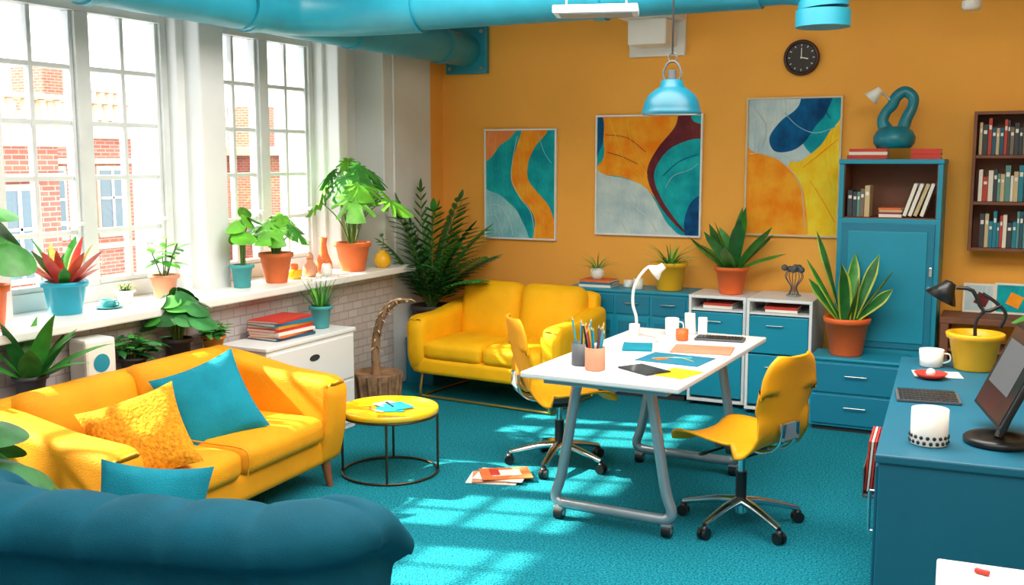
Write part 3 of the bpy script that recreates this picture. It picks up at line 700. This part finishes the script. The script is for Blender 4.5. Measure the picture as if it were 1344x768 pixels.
b.tube([(.0,0,.02),(.03,.03,.1),(.06,.06,.2)],.016,m_black,n=12)
b.T=Matrix.Translation(V((.03,.10,.22)))@Matrix.Rotation(math.radians(-78),4,'Z')@Matrix.Rotation(math.radians(-24),4,'X')
b.box((0,0,0),(.44,.022,.33),m_black,.006);b.box((0,-.012,0),(.41,.003,.30),m_screen,0);b.box((-.02,-.0145,.02),(.3,.001,.17),m_grey,0);b.T=Matrix.Identity(4)
b.out('drawing_monitor',(-.03,3.80,CH))
keyboard('black_keypad',-.30,4.42,CH,math.radians(8),.24,.2)
b=B();b.lathe((0,0,0),[(.001,0),(.05,0),(.07,.02),(.066,.02),(.048,.005),(.001,.005)],m_red,28);b.sphere((0,0,.02),.02,m_wht);b.out('red_dish',(-.32,4.84,CH+.005))
b=B();b.box((0,0,.002),(.2,.14,.003),m_paper,.001,(0,0,.2));b.out('paper_sheet',(-.3,4.93,CH))
cup('white_mug',-.34,5.13,CH,.05,.08,m_wht,True,.055)
b=B();b.pot(.115,.085,.17,m_yelpot)
b.tube([(.0,0,.14),(.0,.0,.22),(.03,0,.27)],.008,m_black,n=8);b.tube([(.1,0,.3),(.03,0,.27),(-.02,0,.36),(-.09,0,.37)],.009,m_black,n=8,k=3)
b.tube([(.1,0,.2),(.12,0,.26),(.08,0,.31),(.02,0,.35)],.008,m_black,n=8)
b.lathe((-.14,0,.345),[(.001,.06),(.025,.055),(.035,.03),(.075,-.03),(.07,-.03),(.03,.02),(.001,.03)],m_black,28,rot=(0,.5,0))
b.out('yellow_pot_desk_lamp',(-.16,5.14,CH),0)
b=B();b.box((.38,-.3,.72),(.78,.62,.03),m_whl,.006)
for x in (.04,.72):
    for y in (-.57,-.04):b.rod((x,y,.705),(x,y,0),.018,m_steel)
b.out('white_side_table',(-.13,2.65,0),math.radians(3))
b=B()
for i in range(11):
    x=.06+random.uniform(0,.3);y=-.04-random.uniform(0,.12);b.box((x,y,.006),(random.uniform(.015,.05),.012,.01),random.choice([m_red,m_blpot,m_orpot,m_red,m_grey]),.002,(0,0,random.uniform(0,3)))
b.out('craft_scraps',(-.13,2.65,.736))
# ------------------------------------------------------------ plants
def potted(name,loc,rt,rb,h,mat,fn,rz=0,xmin=-4.46,ymax=7.34,sm=.1,**k):
    b=B();b.pot(rt,rb,h,mat,**k);n0=len(b.v);fn(b,h-.03)
    for i in range(n0,len(b.v)):
        v=b.v[i];d=v.x+loc[0]-xmin
        if d<sm:v.x=xmin-loc[0]+sm*math.exp((d-sm)/sm)
        d=ymax-(v.y+loc[1])
        if d<sm:v.y=ymax-loc[1]-sm*math.exp((d-sm)/sm)
    return b.out(name,loc,rz)
def rosette(n,L,W,el0,el1,dr,mats,shape='lance',fold=.3,r=.02,margin=None):
    def f(b,z):
        for i in range(n):
            az=i*2.4+random.uniform(-.2,.2);t=i/max(1,n-1);el=el1+(el0-el1)*(1-t)+random.uniform(-.08,.08)
            b.leaf((r*math.cos(az),r*math.sin(az),z),az,el,L*random.uniform(.8,1.1),W*random.uniform(.85,1.1),dr*random.uniform(.7,1.3),random.choice(mats),shape,fold=fold,tw=random.uniform(-.3,.3),margin=margin)
    return f
def stemmy(n,hs,L,W,mats,spread=.5,perst=6,shape='oval',sm=None):
    def f(b,z):
        for i in range(n):
            az=i*2.4;e=1.45-spread*random.uniform(.2,1);H=hs*random.uniform(.65,1)
            d=V((math.cos(az)*math.cos(e),math.sin(az)*math.cos(e),math.sin(e)));p0=V((.01*math.cos(az),.01*math.sin(az),z));b.tube([p0,p0+d*H*.5+V((0,0,.01)),p0+d*H],[.004,.0025],sm or m_stem,n=5,k=3)
            for j in range(perst):
                q=p0+d*H*(.35+.65*(j+1)/perst);b.leaf(q,az+j*2.4,random.uniform(.0,.7),L*random.uniform(.7,1.1),W*random.uniform(.8,1.1),.8,random.choice(mats),shape,6,fold=.25)
    return f
def broad(n,hs,size,mats,notch=0,spread=.6):
    def f(b,z):
        for i in range(n):
            az=i*2.4+random.uniform(-.3,.3);t=(i+.5)/n;H=hs*(1.05-.5*t)*random.uniform(.9,1.1);R0=hs*spread*(.15+.85*t)
            p0=V((.015*math.cos(az),.015*math.sin(az),z));p1=V((R0*math.cos(az),R0*math.sin(az),z+H));pm=(p0+p1)/2+V((-.15*R0*math.cos(az),-.15*R0*math.sin(az),H*.12))
            b.tube([p0,pm,p1],[.006,.004],m_stem,n=6,k=4)
            b.heart(p1,az+random.uniform(-.3,.3),random.uniform(.1,.75),size*random.uniform(.8,1.1),random.choice(mats),notch)
    return f
SZ=.931
potted('bromeliad_pot',(-4.31,3.70,SZ),.105,.08,.165,m_blpot,rosette(22,.27,.06,.75,1.4,.4,[m_pink,m_pink,m_gm,m_pink,m_gy]),xmin=-4.5)
cup('teal_teacup',-4.27,3.94,SZ+.004,.035,.04,m_tlpot,True,.045)
b=B();b.lathe((0,0,0),[(.001,0),(.05,0),(.075,.008),(.07,.008),(.001,.003)],m_tlpot);b.out('teal_saucer',(-4.27,3.94,SZ))
potted('small_white_potted_plant',(-4.34,4.12,SZ),.045,.035,.07,m_wht,stemmy(6,.07,.04,.02,[m_gb,m_gy]))
potted('terracotta_potted_plant',(-4.31,4.38,SZ),.075,.055,.13,m_terral,stemmy(6,.26,.1,.055,[m_gm,m_gb],.5,5))
potted('striped_potted_plant',(-4.24,4.95,SZ),.065,.05,.14,m_tlpot,broad(7,.36,.10,[m_gm,m_gb],0,.22),xmin=-4.3)
potted('terracotta_potted_philodendron',(-4.22,5.25,SZ),.1,.07,.19,m_terra,broad(12,.28,.14,[m_gb,m_gm,m_gb],5,.52))
potted('terracotta_potted_monstera',(-4.19,6.05,SZ),.12,.085,.2,m_terra,broad(14,.56,.21,[m_gb,m_gm,m_gb],6,.52),xmin=-4.33)
b=B();b.lathe((0,0,0),[(.001,0),(.04,0),(.058,.04),(.055,.08),(.03,.14),(.02,.2),(.028,.25),(.022,.25),(.015,.2)],m_terra);b.out('terracotta_vase',(-4.24,5.78,SZ))
b=B();b.lathe((0,0,0),[(.001,0),(.03,0),(.05,.03),(.045,.07),(.02,.1),(.025,.12),(.02,.12)],m_terral);b.sphere((0,0,.135),.024,m_terral);b.out('clay_figurine',(-4.22,5.60,SZ))
b=B();b.lathe((0,0,0),[(.001,0),(.03,0),(.04,.03),(.03,.075),(.02,.085),(.001,.086)],m_wht);b.sphere((0,0,.1),.022,m_terra);b.out('painted_figurine',(-4.16,5.70,SZ))
b=B();b.lathe((0,0,0),[(.001,0),(.04,0),(.048,.02),(.048,.05),(.04,.06),(.001,.06)],m_yelpot);b.box((0,0,.08),(.05,.03,.04),m_terra,.01);b.out('yellow_trinket_pot',(-4.24,5.46,SZ))
b=B();b.lathe((0,0,0),[(.001,0),(.035,0),(.058,.035),(.06,.06),(.045,.1),(.02,.12),(.024,.13),(.016,.13)],m_yelpot)
b.tube([(0,0,.12),(.01,0,.2),(-.02,0,.24)],.003,m_stem,n=5);b.leaf((-.01,0,.22),2,.6,.07,.03,.5,m_gm);b.leaf((-.01,0,.2),0,.3,.06,.025,.5,m_gm);b.out('yellow_bud_vase',(-4.12,6.32,SZ))
potted('orange_potted_plant',(-4.25,3.20,SZ),.1,.08,.2,m_orpot,broad(10,.36,.15,[m_gd,m_gm],0,.45),xmin=-4.4)
BZ=.601
potted('snake_plant',(-4.05,3.26,BZ),.07,.055,.12,m_grey,rosette(14,.36,.1,.7,1.4,.6,[m_gd,m_gm,m_gm],'oval'),xmin=-4.13)
b=B();b.box((0,0,.12),(.14,.17,.24),m_wht,.015);b.lathe((.0715,0,.12),[(.001,0),(.045,0)],m_teal,28,rot=(0,pi/2,0));b.out('dotted_white_planter',(-4.05,3.62,BZ),-.12)
potted('bushy_potted_plant',(-4.05,3.88,BZ),.065,.05,.1,m_dkpot,stemmy(14,.19,.09,.05,[m_gd,m_gm,m_gm],.75,6),xmin=-4.13,sm=.06)
potted('dark_potted_rubber_plant',(-4.045,4.19,BZ),.07,.06,.15,m_dkpot,broad(22,.28,.115,[m_gd,m_gm,m_gd],0,.56),xmin=-4.13)
potted('ochre_potted_plant',(-4.05,4.47,BZ),.06,.045,.12,M('ochre_ceramic','#d9922a',.5),stemmy(9,.12,.08,.045,[m_gd,m_gm],.7,5),xmin=-4.13,sm=.06)
potted('teal_potted_spiky_plant',(-3.95,5.34,.647),.065,.05,.14,m_tlpot,rosette(34,.25,.018,.8,1.5,.3,[m_gm,m_gb,m_gd],'grass'),xmin=-4.13)
def palm(b,z):
    for i in range(19):
        az=i*2.4+.5;t=i/18;k=1-.22*max(0,math.cos(az))
        b.frond((.02*math.cos(az),.02*math.sin(az),z),az,1.53-.5*t,(.94-.26*t)*k,.35+.6*t,m_gd if i%2 else m_gm,13,.16,.048)
potted('potted_corner_palm',(-4.03,6.86,.361),.15,.12,.24,m_dkpot,palm,xmin=-4.18,ymax=7.34,sm=.14)
b=B();b.lathe((0,0,0),[(.001,0),(.13,0),(.145,.02),(.14,.12),(.15,.22),(.165,.28),(.155,.29),(.14,.27),(.001,.265)],m_bark,24)
for k in range(14):
    a=2*pi*k/14;b.tube([(.145*math.cos(a),.145*math.sin(a),.01),(.15*math.cos(a+.05),.15*math.sin(a+.05),.15),(.163*math.cos(a),.163*math.sin(a),.28)],.014,m_bark,n=6,k=3)
P=catmull([(0,0,.25),(-.01,0,.4),(0,.01,.55),(.04,.03,.68),(.12,.06,.76),(.2,.1,.77)],10)
b.tube(P,[.034,.028,.028,.026,.02,.012],m_bark,n=10,k=1)
for k in range(70):
    q=P[int(12+(len(P)-13)*k/69)];b.leaf(q,k*2.4,.9,.07,.014,1.6,[BOOKC[7],m_bark][k%2],'lance',4)
b.out('driftwood_planter',(-3.84,5.80,0))
z1=.776
b=B();b.books_h((0,0,0),3,.26,.18,[m_paper,m_teald,m_terra],.016,.018,.008);b.out('book_stack',(-2.78,7.17,z1))
b=B();b.lathe((0,0,0),[(.001,0),(.03,0),(.05,.03),(.052,.06),(.04,.085),(.034,.085),(.03,.07)],m_wht);rosette(30,.19,.012,.5,1.5,.9,[m_gy,m_gm],'grass')(b,.07);b.out('white_potted_grass',(-2.78,7.13,z1+.053))
cup('patterned_mug',-2.56,7.2,z1,.038,.05,m_wht);cup('white_mug',-2.46,7.12,z1,.035,.075,m_wht,False)
potted('yellow_potted_grass',(-2.24,7.17,z1),.115,.09,.2,m_yelpot,rosette(34,.27,.022,.35,1.4,.9,[m_gy,m_gb,m_gm],'grass'),ymax=7.36)
potted('orange_potted_snake_plant',(-1.79,7.15,.777),.11,.08,.19,m_orpot,rosette(14,.43,.085,.6,1.5,.4,[m_gd,m_gm,m_gm],'sword'),ymax=7.36)
b=B()
for k in range(8):
    a=k*pi/4;b.tube([(.04*math.cos(a),.04*math.sin(a),0),(.02*math.cos(a),.02*math.sin(a),.06),(.06*math.cos(a),.06*math.sin(a),.13),(.03*math.cos(a),.03*math.sin(a),.19)],.003,m_grey,n=5)
for k in range(9):
    a=k*.7;b.sphere((.05*math.cos(a)*(k%3)/1.5,.04*math.sin(a),.18+.01*(k%2)),.022,m_grey,n=10)
b.lathe((0,0,0),[(.001,0),(.05,0),(.05,.008),(.001,.008)],m_steel);b.out('wire_sculpture',(-1.36,7.14,.787))
def sans(b,z):
    for i,(az,el,L) in enumerate([(2.9,1.35,.60),(3.3,1.15,.46),(0.1,1.35,.46),(.3,1.05,.42),(-.2,.85,.34),(1.5,1.4,.45),(4.5,1.4,.40),(2.8,.9,.36),(5.2,1.25,.34)]):
        b.leaf((.03*math.cos(az),.03*math.sin(az),z),az,el,L,.085,.2,[m_gd,m_gm][i%2],'sword',12,fold=.3,tw=.6*(-1)**i+.3,margin=m_gy)
potted('orange_potted_sansevieria',(-.96,6.82,.471),.135,.1,.24,m_orpot,sans)
potted('leafy_floor_plant',(-3.25,2.38,0),.11,.085,.3,m_dkpot,broad(18,.46,.17,[m_gd,m_gm],0,.45))
potted('green_potted_plant',(.24,5.1,CH),.08,.06,.14,m_orpot,broad(10,.34,.14,[m_gm,m_gd],0,.4))
# ------------------------------------------------------------ outside
def building(name,x,y0,y1,top,dep=8,mat=m_brickr,rows=5,cols=3,cor=.35):
    b=B();b.bx(x-dep,x,y0,y1,-12,top,mat,0)
    b.bx(x-dep-.1,x+.25,y0-.25,y1+.25,top-cor,top,m_stone,.03);b.bx(x-.1,x+.12,y0-.1,y1+.1,top-1.0,top-.85,m_stone,.02)
    n=int((y1-y0)/.35)
    for i in range(n+1):b.box((x+.05,y0+i*(y1-y0)/n,top+.3),(.12,.14,.5),m_stone,.03)
    b.bx(x-.1,x+.2,y0-.1,y1+.1,top+.55,top+.65,m_stone,.02)
    cw=(y1-y0)/cols
    for r in range(rows):
        z=top-2.9-r*2.9
        for c in range(cols):
            yc=y0+(c+.5)*cw;b.box((x+.03,yc,z+.9),(.12,cw*.5,1.9),m_stone,.03);b.box((x+.09,yc,z+.9),(.03,cw*.4,1.65),m_oglass,0);b.box((x+.12,yc,z+.9),(.03,.06,1.65),m_sill,0);b.box((x+.12,yc,z+1.0),(.03,cw*.4,.06),m_sill,0)
        b.bx(x,x+.1,y0,y1,z-.35,z-.2,m_stone,0)
    b.bx(x-dep*.6,x-dep*.4,y0+1,y0+2,top,top+1.6,m_brickr,.03)
    return b.out(name)
building('brick_building',-17,8.5,14.6,2.3)
building('brick_building',-22,17.6,21.5,2.6,cols=2)
building('brick_building',-27,24.5,30.5,3.3)
building('brick_building',-24,32,40,2.2)
building('stone_building',-40,20,52,1.4,mat=m_stone,cols=9)
simple_box('street_ground',-80,-6,-20,90,-12.2,-12,m_stone2)
# ------------------------------------------------------------ lights
w=bpy.data.worlds.new('World');scene.world=w;w.use_nodes=True;bg=w.node_tree.nodes['Background'];bg.inputs[0].default_value=(.98,.98,1,1);bg.inputs[1].default_value=3.6
s=bpy.data.lights.new('sun','SUN');s.energy=22;s.angle=.02;s.color=(1,.88,.66);so=bpy.data.objects.new('sun',s);scene.collection.objects.link(so)
el=math.radians(39);a=math.radians(14);d=V((math.cos(el)*math.cos(a),math.cos(el)*math.sin(a),-math.sin(el)));so.rotation_euler=d.to_track_quat('-Z','Y').to_euler();so.location=(-8,2,6)
def area(name,loc,sx,sy,e,col=(1,.94,.84),rot=(0,0,0)):
    l=bpy.data.lights.new(name,'AREA');l.shape='RECTANGLE';l.size=sx;l.size_y=sy;l.energy=e;l.color=col;o=bpy.data.objects.new(name,l);scene.collection.objects.link(o);o.location=loc;o.rotation_euler=rot;return o
area('fill_light_near',(-.6,1.2,2.9),3.6,2.4,100)  # added fill light out of frame, no room fixture behind it
area('fill_light_far',(-1.4,4.2,2.92),3.8,1.6,150)  # second added overhead fill, brightens the desk area, not a real fitting
# ------------------------------------------------------------ camera
c=bpy.data.cameras.new('camera');co=bpy.data.objects.new('camera',c);scene.collection.objects.link(co);c.sensor_width=36;c.lens=1370/1344*36
co.location=(0,0,1.7);co.rotation_euler=(pi/2-math.atan(174/1370),0,math.radians(26));scene.camera=co;c.clip_start=.05;c.clip_end=300
scene.view_settings.view_transform='Standard';scene.view_settings.look='None';scene.view_settings.exposure=.25
